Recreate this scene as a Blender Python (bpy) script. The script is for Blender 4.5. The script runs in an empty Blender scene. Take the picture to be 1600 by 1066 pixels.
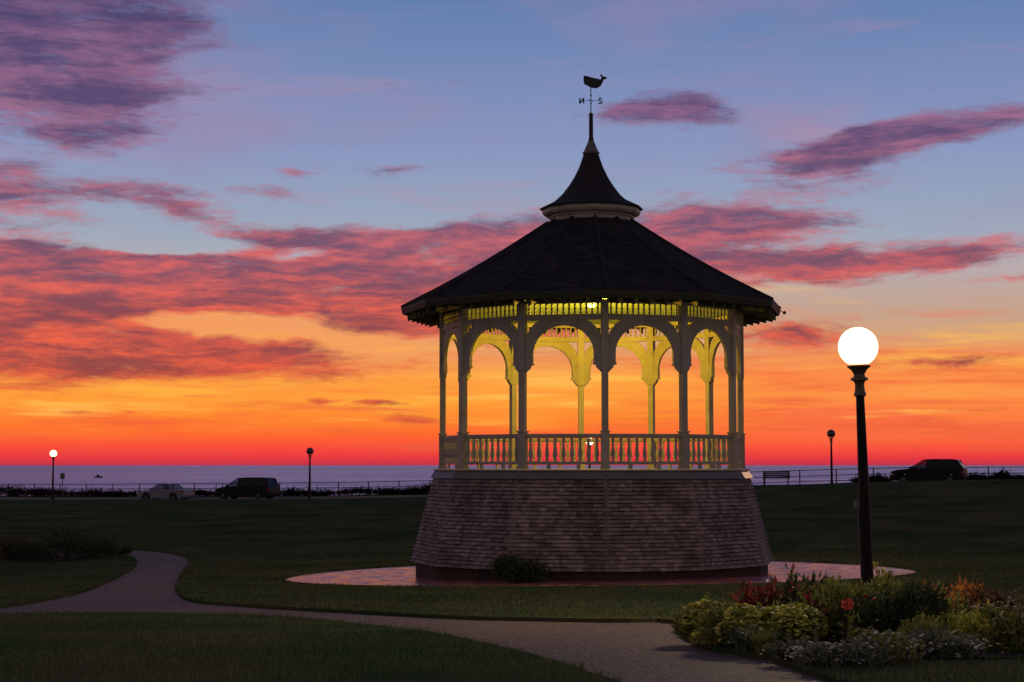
import bpy, math, random
import numpy as np
from mathutils import Vector, Matrix, geometry
random.seed(7); rng = np.random.default_rng(7)
R = math.radians; PI = math.pi
S = bpy.context.scene
COL = S.collection
# ------------------------------------------------------------------ camera
F = 2685.0                                   # focal length in photo pixels (1600 wide)
PITCH = math.atan(194.0 / F)
cam_d = bpy.data.cameras.new('camera'); cam = bpy.data.objects.new('camera', cam_d); COL.objects.link(cam)
cam_d.sensor_width = 36; cam_d.lens = 36 * F / 1600; cam_d.clip_start = 0.1; cam_d.clip_end = 80000
cam.location = (0, 0, 0); cam.rotation_euler = (PI / 2 + PITCH, 0, 0)
S.camera = cam
S.view_settings.view_transform = 'Standard'; S.view_settings.look = 'None'
S.view_settings.exposure = 0; S.view_settings.gamma = 1
S.cycles.max_bounces = 6; S.cycles.use_denoising = True
S.cycles.sample_clamp_indirect = 4.0

def s2l(c):
    return tuple((x / 255 / 12.92 if x / 255 <= .04045 else ((x / 255 + .055) / 1.055) ** 2.4) for x in c)
def ray(px, py):
    x = (px - 800) / F; u = (533 - py) / F
    c, s = math.cos(PITCH), math.sin(PITCH)
    return Vector((x, c - u * s, s + u * c))
def azv(px, py):                             # direction of a bit of sky: azimuth, tangent of elevation
    r = ray(px, py); return math.atan2(r.x, r.y) * F / 1000, r.z / math.hypot(r.x, r.y) * F / 1000

# ------------------------------------------------------------------ node helpers
class NT:
    def __init__(s, tree): s.t = tree
    def n(s, typ, ins=None, **kw):
        nd = s.t.nodes.new(typ)
        for k, v in kw.items(): setattr(nd, k, v)
        for k, v in (ins or {}).items():
            sock = nd.inputs[k]
            if isinstance(v, bpy.types.NodeSocket): s.t.links.new(v, sock)
            else: sock.default_value = v
        return nd
    def m(s, op, a, b=0.0, c=0.0, clamp=False):
        nd = s.n('ShaderNodeMath', {0: a, 1: b, 2: c}, operation=op, use_clamp=clamp); return nd.outputs[0]
    def mix(s, f, a, b, typ='MIX'):
        nd = s.t.nodes.new('ShaderNodeMix'); nd.data_type = 'RGBA'; nd.blend_type = typ
        for i, v in ((0, f), (6, a), (7, b)):
            if isinstance(v, bpy.types.NodeSocket): s.t.links.new(v, nd.inputs[i])
            else: nd.inputs[i].default_value = v if i == 0 else (tuple(v) + (1,))[:4]
        return nd.outputs[2]
    def ramp(s, f, stops, interp='LINEAR'):
        nd = s.t.nodes.new('ShaderNodeValToRGB'); s.t.links.new(f, nd.inputs[0])
        cr = nd.color_ramp; cr.interpolation = interp
        while len(cr.elements) < len(stops): cr.elements.new(.5)
        for e, (p, c) in zip(cr.elements, stops): e.position = p; e.color = tuple(c) + (1,)
        return nd.outputs[0]
    def rng(s, v, a, b, c=0., d=1., smooth=True):
        nd = s.n('ShaderNodeMapRange', {0: v, 1: a, 2: b, 3: c, 4: d}, interpolation_type='SMOOTHSTEP' if smooth else 'LINEAR'); return nd.outputs[0]
    def noise(s, vec, scale, detail=4, rough=.5, dist=0.):
        nd = s.n('ShaderNodeTexNoise', {'Vector': vec, 'Scale': scale, 'Detail': detail, 'Roughness': rough, 'Distortion': dist}); return nd
    def mapping(s, vec, loc=(0, 0, 0), rot=(0, 0, 0), sc=(1, 1, 1), typ='POINT'):
        nd = s.n('ShaderNodeMapping', {'Vector': vec, 'Location': loc, 'Rotation': rot, 'Scale': sc}, vector_type=typ); return nd.outputs[0]

# ------------------------------------------------------------------ sky (world)
W = bpy.data.worlds.new('World'); S.world = W; W.use_nodes = True
W.node_tree.nodes.clear(); w = NT(W.node_tree)
tc = w.n('ShaderNodeTexCoord').outputs['Generated']
sp = w.n('ShaderNodeSeparateXYZ', {0: tc}); X, Y, Z = sp.outputs
hor = w.m('SQRT', w.m('ADD', w.m('MULTIPLY', X, X), w.m('MULTIPLY', Y, Y)))
az = w.m('MULTIPLY', w.m('ARCTAN2', X, Y), F / 1000)
v = w.m('MULTIPLY', w.m('DIVIDE', Z, w.m('MAXIMUM', hor, .02)), F / 1000)
P = w.n('ShaderNodeCombineXYZ', {0: az, 1: v, 2: 0.}).outputs[0]
Pst = w.mapping(P, sc=(2.2, 9, 1))
# clear-sky gradient over the height above the horizon
def col(*c): return s2l(c)
def st(y): return (727 - y) / 1000
hz = [(727, (190, 52, 74)), (718, (226, 56, 66)), (700, (250, 76, 58)), (680, (254, 104, 48)), (655, (255, 134, 48)), (625, (255, 160, 58)), (590, (254, 158, 66)),
      (560, (236, 152, 92)), (535, (216, 164, 120)), (500, (200, 163, 138)), (465, (192, 166, 154)), (425, (184, 174, 178)), (375, (160, 170, 188)), (320, (150, 164, 190)),
      (240, (138, 153, 192)), (140, (126, 142, 186)), (0, (100, 128, 176)), (-240, (70, 90, 145))]
front = w.ramp(w.rng(v, 0, .967, 0, 1, False), [(st(y) / .967, s2l(c)) for y, c in hz])
# hue drift across the sky: the left upper sky is more mauve
veil = w.noise(w.mapping(P, loc=(.3, .1, 0), rot=(0, 0, .25), sc=(1.6, 5.0, 1)), 1.0, 3, .5).outputs[0]
vm = w.m('MULTIPLY', w.rng(veil, .46, .68), w.rng(v, .25, .5))
front = w.mix(w.m('MULTIPLY', vm, .55), front, s2l((158, 134, 170)))
glowst = w.noise(w.mapping(P, sc=(1.5, 16, 1), rot=(0, 0, -.03)), 1.3, 5, .55, .4).outputs[0]
lowm = w.m('MULTIPLY', w.rng(v, .03, .09), w.rng(v, .32, .2))
front = w.mix(w.m('MULTIPLY', w.m('MULTIPLY', w.rng(glowst, .5, .68), lowm), .75), front, s2l((255, 196, 74)))
front = w.mix(w.m('MULTIPLY', w.m('MULTIPLY', w.rng(glowst, .47, .33), w.m('MULTIPLY', w.rng(v, .005, .05), w.rng(v, .3, .17))), .6), front, s2l((246, 92, 54)))
warml = w.m('MULTIPLY', w.rng(az, .15, -.25), w.m('MULTIPLY', w.rng(v, .12, .19), w.rng(v, .30, .23)))
front = w.mix(w.m('MULTIPLY', warml, .8), front, s2l((250, 158, 88)))
rightm = w.m('MULTIPLY', w.rng(az, .18, .5), w.m('MULTIPLY', w.rng(v, .01, .05), w.rng(v, .22, .13)))
front = w.mix(w.m('MULTIPLY', rightm, .45), front, s2l((250, 112, 78)))
strk = w.noise(w.mapping(P, loc=(1.7, 2.2, 0), rot=(0, 0, .05), sc=(2.6, 40, 1)), 1.0, 8, .62, .3).outputs[0]
sm = w.m('MULTIPLY', w.rng(strk, .50, .68), w.m('MULTIPLY', w.rng(v, .01, .03), w.rng(v, .23, .15)))
front = w.mix(w.m('MULTIPLY', sm, .72), front, s2l((236, 96, 60)))
sm2 = w.m('MULTIPLY', w.rng(strk, .46, .30), w.m('MULTIPLY', w.rng(v, .04, .07), w.rng(v, .23, .15)))
front = w.mix(w.m('MULTIPLY', sm2, .5), front, s2l((255, 206, 96)))
cir = w.noise(w.mapping(P, loc=(5.7, 1.2, 0), rot=(0, 0, .18), sc=(2.0, 11, 1)), 1.0, 9, .66, .4).outputs[0]
front = w.mix(w.m('MULTIPLY', w.m('MULTIPLY', w.rng(cir, .50, .74), w.rng(v, .18, .3)), .42), front, s2l((186, 140, 160)))
# clouds: ellipses at real azimuth / elevation, broken up by stretched noise
wn = w.noise(w.mapping(P, sc=(3.0, 6, 1)), 1.0, 5, .6).outputs['Color']
wv = w.n('ShaderNodeVectorMath', {0: w.n('ShaderNodeVectorMath', {0: wn, 1: (.5, .5, .5)}, operation='SUBTRACT').outputs[0], 1: (.13, .055, 0)}, operation='MULTIPLY').outputs[0]
PW = w.n('ShaderNodeVectorMath', {0: P, 1: wv}, operation='ADD').outputs[0]
BL = [ # px, py, half width, half height, slope (deg, + rises to the right), weight
 (-60, 40, 470, 250, 0, 1.25), (170, 150, 190, 105, -4, .6), (250, 30, 140, 80, 0, .5),
 (10, 300, 230, 62, -6, .95), (270, 318, 190, 42, -12, .85), (440, 300, 110, 20, -6, .55), (615, 262, 80, 20, 4, .55), (462, 270, 50, 12, 0, .5),
 (0, 395, 190, 64, -4, 1.05), (60, 490, 560, 120, 0, 1.2), (330, 440, 330, 60, 0, 1.0), (560, 430, 380, 90, 3, 1.1), (760, 400, 280, 80, 7, 1.0), (470, 372, 180, 30, -3, .8), (150, 430, 420, 60, 0, .6), (240, 402, 110, 14, 0, .6),
 (360, 560, 380, 48, -3, .95), (60, 550, 330, 66, 0, .8), (800, 505, 260, 58, 0, 1.1), (620, 500, 160, 50, 0, .6), (330, 512, 170, 32, -2, -1.1), (590, 540, 110, 20, -3, -.5),
 (270, 385, 130, 30, 0, -.9), (470, 395, 80, 14, 8, -.5), (180, 330, 120, 22, -4, -.3),
 (1060, 350, 300, 62, 2, 1.1), (1080, 410, 280, 50, 0, .8), (1250, 340, 170, 34, 0, .6), (1440, 397, 330, 38, 2, 1.1), (1230, 408, 190, 30, 0, .6), (1300, 375, 150, 22, 0, .25),
 (1300, 238, 260, 34, 7, .9), (1320, 272, 200, 34, 5, .7), (1480, 196, 260, 36, 6, .95), (1400, 215, 200, 40, 10, .5),
 (1085, 172, 160, 44, 0, .95), (950, 182, 110, 28, 4, .65), (1230, 522, 150, 36, 0, 1.), (1480, 562, 260, 17, 2, .7), (1290, 440, 230, 16, 0, .55), (1560, 440, 120, 13, 0, .45),
 (510, 625, 52, 7, -3, .85), (595, 633, 55, 7, -2, .85), (650, 658, 80, 13, 0, .85), (215, 643, 16, 5, 0, .8), (130, 646, 30, 5, 0, .5), (980, 650, 90, 7, 0, .5), (1180, 640, 90, 8, 0, .5),
 (1450, 660, 180, 12, 1, .5), (1390, 700, 150, 9, 0, .45), (1500, 640, 120, 10, 2, .45), (40, 620, 120, 8, 0, .35),
 (-900, 300, 700, 90, 0, 1.0), (-800, 500, 600, 80, 0, 1.0), (2300, 350, 600, 80, 0, 1.0), (2400, 520, 500, 50, 0, 1.0), (-900, 0, 800, 220, 0, 1.0), (500, -380, 500, 90, 0, .9), (1800, -300, 500, 110, 0, .9)]
dens = None
for (bx, by, rx, ry, sl, am) in BL:
    cx, cv = azv(bx, by) if -300 < bx < 2000 else ((bx - 800) / 1000, (727 - by) / 1000)
    mp = w.mapping(PW, loc=(cx, cv, 0), rot=(0, 0, R(sl)), sc=(rx / 1000, ry / 1000, 1), typ='TEXTURE')
    g = w.n('ShaderNodeTexGradient', {0: mp}, gradient_type='SPHERICAL').outputs[1]
    dens = w.m('MULTIPLY', g, am) if dens is None else w.m('MULTIPLY_ADD', g, am, dens)
dens = w.m('MINIMUM', dens, .95)
PF = w.mapping(PW, rot=(0, 0, -.06), sc=(6.5, 26, 1))
fb = w.noise(PF, 1.0, 12, .70, .1).outputs[0]
fine = w.noise(w.mapping(P, rot=(0, 0, -.12), sc=(30, 105, 1)), 1.0, 6, .7, .25).outputs[0]
val = w.m('ADD', w.m('ADD', dens, w.m('MULTIPLY', w.m('SUBTRACT', fb, .5), 1.9)), w.m('MULTIPLY', w.m('SUBTRACT', fine, .5), .6))
mask = w.rng(val, .16, .84)
t1 = w.noise(w.mapping(PW, loc=(3.1, .7, 0), rot=(0, 0, .03), sc=(5.0, 33, 1)), 1.0, 11, .71, .2).outputs[0]
lit = w.m('ADD', w.m('SUBTRACT', t1, .5), w.m('MULTIPLY', w.m('SUBTRACT', .75, dens), .10))
lit = w.m('ADD', lit, w.m('MULTIPLY', w.m('SUBTRACT', fine, .5), .2))
lit = w.rng(lit, -.15, .17)
vr = w.rng(v, 0, .8, 0, 1, False)
def sp_(l): return [((727 - y) / 800, s2l(c)) for y, c in l]
darkc = w.ramp(vr, sp_([(720, (196, 60, 56)), (640, (176, 78, 58)), (580, (146, 66, 70)), (500, (132, 68, 82)), (420, (118, 76, 100)), (330, (106, 80, 112)), (200, (90, 72, 112)), (0, (76, 66, 108))]))
litc = w.ramp(vr, sp_([(720, (240, 80, 56)), (640, (246, 110, 56)), (580, (240, 96, 66)), (500, (242, 100, 76)), (420, (224, 100, 96)), (330, (192, 106, 120)), (200, (158, 108, 140)), (0, (128, 92, 130))]))
cc = w.mix(lit, darkc, litc)
skyf = w.mix(w.m('MULTIPLY', mask, .96), front, cc)
# dimmer dusk sky overhead and behind the viewer
zen = w.rng(v, .75, 3.6)
skyf = w.mix(zen, skyf, (.045, .052, .105))
facing = w.m('DIVIDE', Y, w.m('MAXIMUM', hor, .02))
back = w.ramp(w.rng(v, 0, 3.2, 0, 1, False), [(0, (.18, .135, .140)), (.25, (.22, .165, .175)), (1, (.07, .068, .105))])
fm = w.rng(facing, .82, -.25)
fm = w.m('MULTIPLY', fm, w.rng(v, 12, 3))
skyc = w.mix(fm, skyf, back)
bg = w.n('ShaderNodeBackground', {0: skyc, 1: 1.0})
wo = w.n('ShaderNodeOutputWorld', {0: bg.outputs[0]})
# ------------------------------------------------------------------ materials
def pmat(name, c1, c2=None, scale=3., rough=.8, metal=0., bump=0., bscale=None, island=0., stretch=(1, 1, 1), spec=.5, coords='Object', detail=5, emit=None, trans=0.):
    m = bpy.data.materials.new(name); m.use_nodes = True; t = NT(m.node_tree); m.node_tree.nodes.clear()
    c = t.n('ShaderNodeTexCoord').outputs[coords]; c = t.mapping(c, sc=stretch)
    b = t.n('ShaderNodeBsdfPrincipled', {'Roughness': rough, 'Metallic': metal, 'Specular IOR Level': spec})
    nz = t.noise(c, scale, detail, .6)
    colr = t.mix(t.rng(nz.outputs[0], .32, .68), c1, c2 or c1)
    if island:
        rp = t.n('ShaderNodeNewGeometry').outputs['Random Per Island']
        k = t.m('MULTIPLY_ADD', rp, 2 * island, 1 - island)
        kk = t.n('ShaderNodeCombineXYZ', {0: k, 1: k, 2: k}).outputs[0]
        colr = t.mix(1., colr, kk, 'MULTIPLY')
    t.t.links.new(colr, b.inputs['Base Color'])
    if bump:
        nb = t.noise(c, bscale or scale * 4, 6, .65)
        bp = t.n('ShaderNodeBump', {'Strength': 1., 'Distance': bump, 'Height': nb.outputs[0]})
        t.t.links.new(bp.outputs[0], b.inputs['Normal'])
    if emit:
        b.inputs['Emission Color'].default_value = tuple(emit[:3]) + (1,); b.inputs['Emission Strength'].default_value = emit[3]
    surf = b.outputs[0]
    if trans:                                # thin leaves let light through
        tl = t.n('ShaderNodeBsdfTranslucent', {0: colr}); surf = t.n('ShaderNodeMixShader', {0: trans, 1: surf, 2: tl.outputs[0]}).outputs[0]
    t.n('ShaderNodeOutputMaterial', {0: surf})
    return m
M = {}
M['grass'] = pmat('lawn_grass', (.038, .066, .029), (.105, .097, .050), .28, .95, bump=.03, bscale=18, spec=.0, detail=7)
M['blade'] = pmat('grass_blade', (.062, .135, .052), (.165, .17, .085), .45, .8, island=.5, spec=.1, detail=7, trans=.35)
M['soil'] = pmat('bed_soil', (.012, .008, .006), (.022, .015, .011), 4, .95, bump=.03)
M['white'] = pmat('white_paint', (.40, .375, .35), (.33, .305, .285), 2.5, .5, bump=.002, bscale=30, spec=.4)
M['ceil'] = pmat('ceiling_boards', (.34, .48, .28), (.28, .42, .24), 2.5, .6)
M['trim'] = pmat('grey_trim_paint', (.11, .12, .12), (.15, .155, .15), 3, .55)
M['flash'] = pmat('metal_flashing', (.75, .72, .70), None, 3, .12, metal=1.)
M['shingle'] = pmat('weathered_shingles', (.165, .125, .125), (.30, .23, .225), 1.1, .8, bump=.004, bscale=60, island=.38, spec=.2, stretch=(1, 1, 1))
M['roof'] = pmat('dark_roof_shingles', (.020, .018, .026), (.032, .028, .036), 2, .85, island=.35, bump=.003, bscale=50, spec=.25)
M['plinth'] = pmat('plinth_brick', (.04, .02, .017), (.06, .03, .024), 6, .9, bump=.006)
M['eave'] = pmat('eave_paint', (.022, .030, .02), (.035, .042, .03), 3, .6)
M['black'] = pmat('black_iron', (.012, .011, .013), (.02, .018, .02), 6, .5, bump=.001)
M['bronze'] = pmat('lamp_post_paint', (.006, .004, .004), (.012, .008, .007), 8, .5, spec=.25, bump=.001)
M['bronze2'] = pmat('lamp_collar_metal', (.16, .12, .07), (.10, .08, .05), 8, .4, metal=.3)
M['globe'] = pmat('lit_globe', (.9, .9, .85), rough=.3, emit=(1.0, .90, .66, 2.6))
def frosted(m, em):
    t = NT(m.node_tree); m.node_tree.nodes.clear()
    e = t.n('ShaderNodeEmission', {0: (1.0, .90, .58, 1), 1: em}); tr = t.n('ShaderNodeBsdfTransparent', {0: (1, 1, 1, 1)})
    t.n('ShaderNodeOutputMaterial', {0: t.n('ShaderNodeMixShader', {0: .5, 1: e.outputs[0], 2: tr.outputs[0]}).outputs[0]})
frosted(M['globe'], 3.1)
M['globe_far'] = pmat('lit_globe_small', (.9, .9, .85), rough=.3, emit=(1.0, .84, .50, 2.6))
M['globe_off'] = pmat('unlit_globe', (.10, .05, .05), rough=.3)
M['asphalt'] = pmat('road_asphalt', (.05, .048, .05), (.065, .06, .062), 1, .75)
M['kerb'] = pmat('kerb_stone', (.30, .26, .25), (.22, .2, .2), 2, .8)
M['sand'] = pmat('bluff_earth', (.05, .042, .03), (.035, .035, .02), .2, .95)
M['wood'] = pmat('bench_wood', (.05, .035, .03), (.08, .06, .05), 6, .7)
M['glass'] = None
def glassm(name, tint, alpha):
    m = bpy.data.materials.new(name); m.use_nodes = True; t = NT(m.node_tree); m.node_tree.nodes.clear()
    tr = t.n('ShaderNodeBsdfTransparent', {0: tint + (1,)}); gl = t.n('ShaderNodeBsdfPrincipled', {'Base Color': (.01, .01, .012, 1), 'Roughness': .08})
    mx = t.n('ShaderNodeMixShader', {0: alpha, 1: tr.outputs[0], 2: gl.outputs[0]}); t.n('ShaderNodeOutputMaterial', {0: mx.outputs[0]}); return m
M['glass'] = glassm('car_glass', (.75, .78, .8), .25); M['tint'] = glassm('privacy_glass', (.1, .1, .12), .6)
# path: fine aggregate asphalt
def path_mat():
    m = bpy.data.materials.new('path_asphalt'); m.use_nodes = True; t = NT(m.node_tree); m.node_tree.nodes.clear()
    c = t.n('ShaderNodeTexCoord').outputs['Object']
    a = t.noise(c, .35, 4).outputs[0]; g = t.noise(c, 24, 4, .8).outputs[0]; g2 = t.noise(c, 9, 5, .7).outputs[0]
    base = t.mix(t.rng(a, .35, .65), (.135, .082, .066), (.195, .12, .092))
    base = t.mix(t.rng(g, .40, .62), t.mix(.75, base, (0, 0, 0)), t.mix(.4, base, (.5, .4, .35)))
    base = t.mix(t.m('MULTIPLY', t.rng(g2, .48, .66), .55), base, (.05, .038, .036))
    b = t.n('ShaderNodeBsdfPrincipled', {'Base Color': base, 'Roughness': .75, 'Specular IOR Level': .25})
    bp = t.n('ShaderNodeBump', {'Distance': .012, 'Height': t.m('ADD', g, t.m('MULTIPLY', g2, .6))}); t.t.links.new(bp.outputs[0], b.inputs['Normal'])
    t.n('ShaderNodeOutputMaterial', {0: b.outputs[0]}); return m
M['path'] = path_mat()
def brick_mat():
    m = bpy.data.materials.new('patio_brick'); m.use_nodes = True; t = NT(m.node_tree); m.node_tree.nodes.clear()
    c = t.n('ShaderNodeTexCoord').outputs['Object']
    br = t.n('ShaderNodeTexBrick', {'Vector': c, 'Color1': (.55, .12, .12, 1), 'Color2': (.34, .09, .11, 1), 'Mortar': (.07, .05, .05, 1), 'Scale': 1., 'Mortar Size': .012, 'Brick Width': .42, 'Row Height': .21, 'Bias': 0.})
    a = t.noise(c, 1.2, 5).outputs[0]
    colr = t.mix(t.m('MULTIPLY', t.rng(a, .4, .7), .5), br.outputs[0], (.50, .20, .20))
    ro = t.rng(t.noise(c, 2.2, 4).outputs[0], .35, .65, .15, .38)
    b = t.n('ShaderNodeBsdfPrincipled', {'Base Color': colr, 'Roughness': ro, 'Specular IOR Level': .7})
    h = t.m('ADD', t.m('MULTIPLY', br.outputs[1], -.6), t.m('MULTIPLY', t.noise(c, 6, 4).outputs[0], 1.))
    bp = t.n('ShaderNodeBump', {'Distance': .007, 'Height': h}); t.t.links.new(bp.outputs[0], b.inputs['Normal'])
    t.n('ShaderNodeOutputMaterial', {0: b.outputs[0]}); return m
M['brick'] = brick_mat()
def sea_mat():
    m = bpy.data.materials.new('sea_water'); m.use_nodes = True; t = NT(m.node_tree); m.node_tree.nodes.clear()
    c = t.n('ShaderNodeTexCoord').outputs['Object']
    n1 = t.noise(t.mapping(c, sc=(.06, .22, 1)), 1, 6, .6).outputs[0]
    band = t.noise(t.mapping(c, sc=(.0012, .012, 1)), 1, 4, .6).outputs[0]
    b = t.n('ShaderNodeBsdfPrincipled', {'Base Color': (.82, .68, .82, 1), 'Metallic': .8, 'Roughness': t.rng(band, .35, .65, .26, .48), 'IOR': 1.5, 'Specular IOR Level': .5})
    bp = t.n('ShaderNodeBump', {'Distance': 1.6, 'Height': n1}); t.t.links.new(bp.outputs[0], b.inputs['Normal'])
    t.n('ShaderNodeOutputMaterial', {0: b.outputs[0]}); return m
M['sea'] = sea_mat()
def leafm(name, c1, c2, rough=.55, isl=.4): M[name] = pmat(name, c1, c2, 5, rough, island=isl, spec=.35, trans=.4); return M[name]
leafm('leaf_green', (.14, .19, .04), (.28, .27, .07)); leafm('leaf_dark', (.05, .07, .03), (.09, .11, .05)); leafm('leaf_lime', (.42, .46, .07), (.58, .52, .11)); leafm('leaf_black', (.012, .016, .01), (.02, .024, .014)); leafm('leaf_scrub', (.035, .022, .018), (.05, .034, .024))
leafm('leaf_red', (.26, .045, .035), (.15, .045, .04)); leafm('leaf_brown', (.07, .045, .03), (.13, .08, .05)); leafm('leaf_bluegreen', (.14, .17, .10), (.20, .22, .14))
leafm('petal_yellow', (.74, .78, .14), (.85, .80, .25)); leafm('petal_white', (.75, .7, .62), (.6, .55, .5)); leafm('petal_red', (.7, .03, .02), (.8, .08, .05)); leafm('petal_cream', (.55, .48, .25), (.6, .5, .3)); leafm('leaf_orange', (.48, .17, .04), (.40, .20, .05))
M['petal_glow'] = pmat('petal_scarlet', (.9, .10, .06), (.95, .2, .1), 5, .5)
M['silver'] = pmat('silver_car_paint', (.22, .22, .27), None, 3, .4, metal=.2); M['darkpaint'] = pmat('dark_car_paint', (.012, .014, .02), None, 3, .5, spec=.2); M['blackpaint'] = pmat('black_car_paint', (.010, .008, .009), None, 3, .5, spec=.2)
M['tyre'] = pmat('tyre_rubber', (.015, .015, .015), None, 3, .85); M['rim'] = pmat('wheel_rim', (.10, .10, .11), None, 3, .5, metal=.5)
M['lens_red'] = pmat('tail_lens', (.25, .01, .01), rough=.2); M['lens_clear'] = pmat('head_lens', (.5, .5, .5), rough=.15); M['plastic'] = pmat('dark_plastic', (.02, .02, .02), rough=.6)
# ------------------------------------------------------------------ mesh helpers
class MB:
    def __init__(s): s.v = []; s.f = []
    def add(s, vs, fs, mat=None):
        o = len(s.v)
        s.v += [tuple(mat @ Vector(p)) if mat is not None else tuple(p) for p in vs]
        s.f += [tuple(i + o for i in f) for f in fs]; return s
    def box(s, x0, x1, y0, y1, z0, z1, mat=None):
        return s.add([(x0, y0, z0), (x1, y0, z0), (x1, y1, z0), (x0, y1, z0), (x0, y0, z1), (x1, y0, z1), (x1, y1, z1), (x0, y1, z1)],
                     [(3, 2, 1, 0), (4, 5, 6, 7), (0, 1, 5, 4), (1, 2, 6, 5), (2, 3, 7, 6), (3, 0, 4, 7)], mat)
    def lathe(s, prof, seg=16, mat=None, phase=0., cap=True):
        vs = []; n = len(prof)
        for (r, z) in prof:
            for k in range(seg):
                a = phase + 2 * PI * k / seg; vs.append((r * math.sin(a), -r * math.cos(a), z))
        fs = [(i * seg + k, i * seg + (k + 1) % seg, (i + 1) * seg + (k + 1) % seg, (i + 1) * seg + k) for i in range(n - 1) for k in range(seg)]
        if cap: fs += [tuple(range(seg))[::-1], tuple((n - 1) * seg + k for k in range(seg))]
        return s.add(vs, fs, mat)
    def tube(s, pts, rad, seg=8, mat=None):
        pts = [Vector(p) for p in pts]; n = len(pts)
        rads = rad if isinstance(rad, (list, tuple)) else [rad] * n; vs = []
        for i, p in enumerate(pts):
            d = (pts[min(i + 1, n - 1)] - pts[max(i - 1, 0)]).normalized()
            a = d.orthogonal().normalized() if abs(d.z) < .99 else Vector((1, 0, 0)); 
            if abs(d.z) < .9: a = d.cross(Vector((0, 0, 1))).normalized()
            b = d.cross(a).normalized()
            for k in range(seg):
                t = 2 * PI * k / seg; vs.append(p + (a * math.cos(t) + b * math.sin(t)) * rads[i])
        fs = [(i * seg + k, i * seg + (k + 1) % seg, (i + 1) * seg + (k + 1) % seg, (i + 1) * seg + k) for i in range(n - 1) for k in range(seg)]
        fs += [tuple(range(seg))[::-1], tuple((n - 1) * seg + k for k in range(seg))]
        return s.add(vs, fs, mat)
    def prism(s, poly, y0, y1, mat=None):     # polygon in xz, thickness along y
        n = len(poly)
        vs = [(p[0], y0, p[1]) for p in poly] + [(p[0], y1, p[1]) for p in poly]
        fs = [tuple(range(n)), tuple(range(2 * n - 1, n - 1, -1))] + [(i, i + n, (i + 1) % n + n, (i + 1) % n) for i in range(n)]
        return s.add(vs, fs, mat)
    def strip(s, a, b, y0, y1, mat=None):     # solid between two curves in xz
        n = len(a)
        for i in range(n - 1): s.prism([a[i], a[i + 1], b[i + 1], b[i]], y0, y1, mat)
        return s
    def build(s, name, mat, parent=None, smooth=False, bevel=0.):
        me = bpy.data.meshes.new(name); me.from_pydata(s.v, [], s.f); me.validate()
        o = bpy.data.objects.new(name, me); COL.objects.link(o)
        if mat: me.materials.append(mat)
        if smooth: me.polygons.foreach_set('use_smooth', [True] * len(me.polygons))
        if smooth:
            try: me.set_sharp_from_angle(angle=R(40))
            except Exception: pass
        if bevel:
            b = o.modifiers.new('bevel', 'BEVEL'); b.width = bevel; b.segments = 2; b.limit_method = 'ANGLE'
        if parent: o.parent = parent
        return o
def empty(name, loc, rz=0., rx=0., ry=0.):
    o = bpy.data.objects.new(name, None); COL.objects.link(o); o.location = loc; o.rotation_euler = (rx, ry, rz); o.empty_display_size = .3; return o
def tag(o, label=None, cat=None, group=None, kind=None):
    for k, v_ in (('label', label), ('category', cat), ('group', group), ('kind', kind)):
        if v_: o[k] = v_
    return o
def copy_tree(o, parent=None):
    c = o.copy(); COL.objects.link(c)
    if parent: c.parent = parent
    for ch in list(o.children): copy_tree(ch, c)
    return c
# ------------------------------------------------------------------ terrain
BX, BY = 2.28, 49.0                           # bandstand centre
def ss(a, b, x):
    t = min(1, max(0, (x - a) / (b - a))); return t * t * (3 - 2 * t)
PD = [-80, 0, 8, 12, 18, 24, 30, 36, 42, 49, 56, 64]; PZ = [-1.7, -1.6, -1.56, -1.6, -1.8, -2.1, -2.4, -2.65, -2.85, -3.06, -3.14, -3.18]
def prof(d): 
    return float(np.interp(d, PD, PZ))
def profs(d): return sum(prof(d + k) for k in (-3, -1.5, 0, 1.5, 3)) / 5
RXX = [-160, -37, -15, 5, 20, 28, 45, 160]; RZZ = [-3.3, -2.85, -2.62, -2.15, -1.62, -1.35, -1.25, -1.2]
def roadz(x): return float(np.interp(x, RXX, RZZ))
def roadn(x): return 122.0 - .4 * x if -60 < x < 60 else (146 if x <= -60 else 98)
MOUND = (-17.5, 61.)
def terr(x, d):
    rn = roadn(x)
    a = profs(d) + .014 * max(-25, min(25, x - BX)) * ss(30, 45, d)
    if d > 60:
        t = (d - 60) / (rn - 60); e = roadz(x) + .12
        crest = ss(4, 12, x) * .42 * ss(.55, .92, t) * (1 - ss(.93, 1.0, t))
        a0 = profs(60) + .014 * max(-25, min(25, x - BX))
        tt = min(1, max(0, t)); a = a0 + (e - a0) * (tt * tt * (3 - 2 * tt) * .55 + tt * .45) + crest
    if d > rn + 9.3 + 7:
        q = ss(rn + 16.5, rn + 34, d); a = a + (-11.5 - a) * q
    m = math.exp(-(((x - MOUND[0]) / 4.) ** 2 + ((d - MOUND[1]) / 3.) ** 2)); a += .28 * m
    return a
def ground(px, py, tmax=400):
    r = ray(px, py); r = r / r.y; t = 6.
    while t < tmax:
        p = r * t
        if p.z < terr(p.x, p.y):
            lo, hi = t - .25, t
            for _ in range(14):
                mid = (lo + hi) / 2; q = r * mid
                if q.z < terr(q.x, q.y): hi = mid
                else: lo = mid
            q = r * hi; return Vector((q.x, q.y, terr(q.x, q.y)))
        t += .25
    raise ValueError(('no ground', px, py))
def at(px, d): x = (px - 800) / F * d; return Vector((x, d, terr(x, d)))
def gp(l): return [tuple(ground(*p).xy) for p in l]
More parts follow.
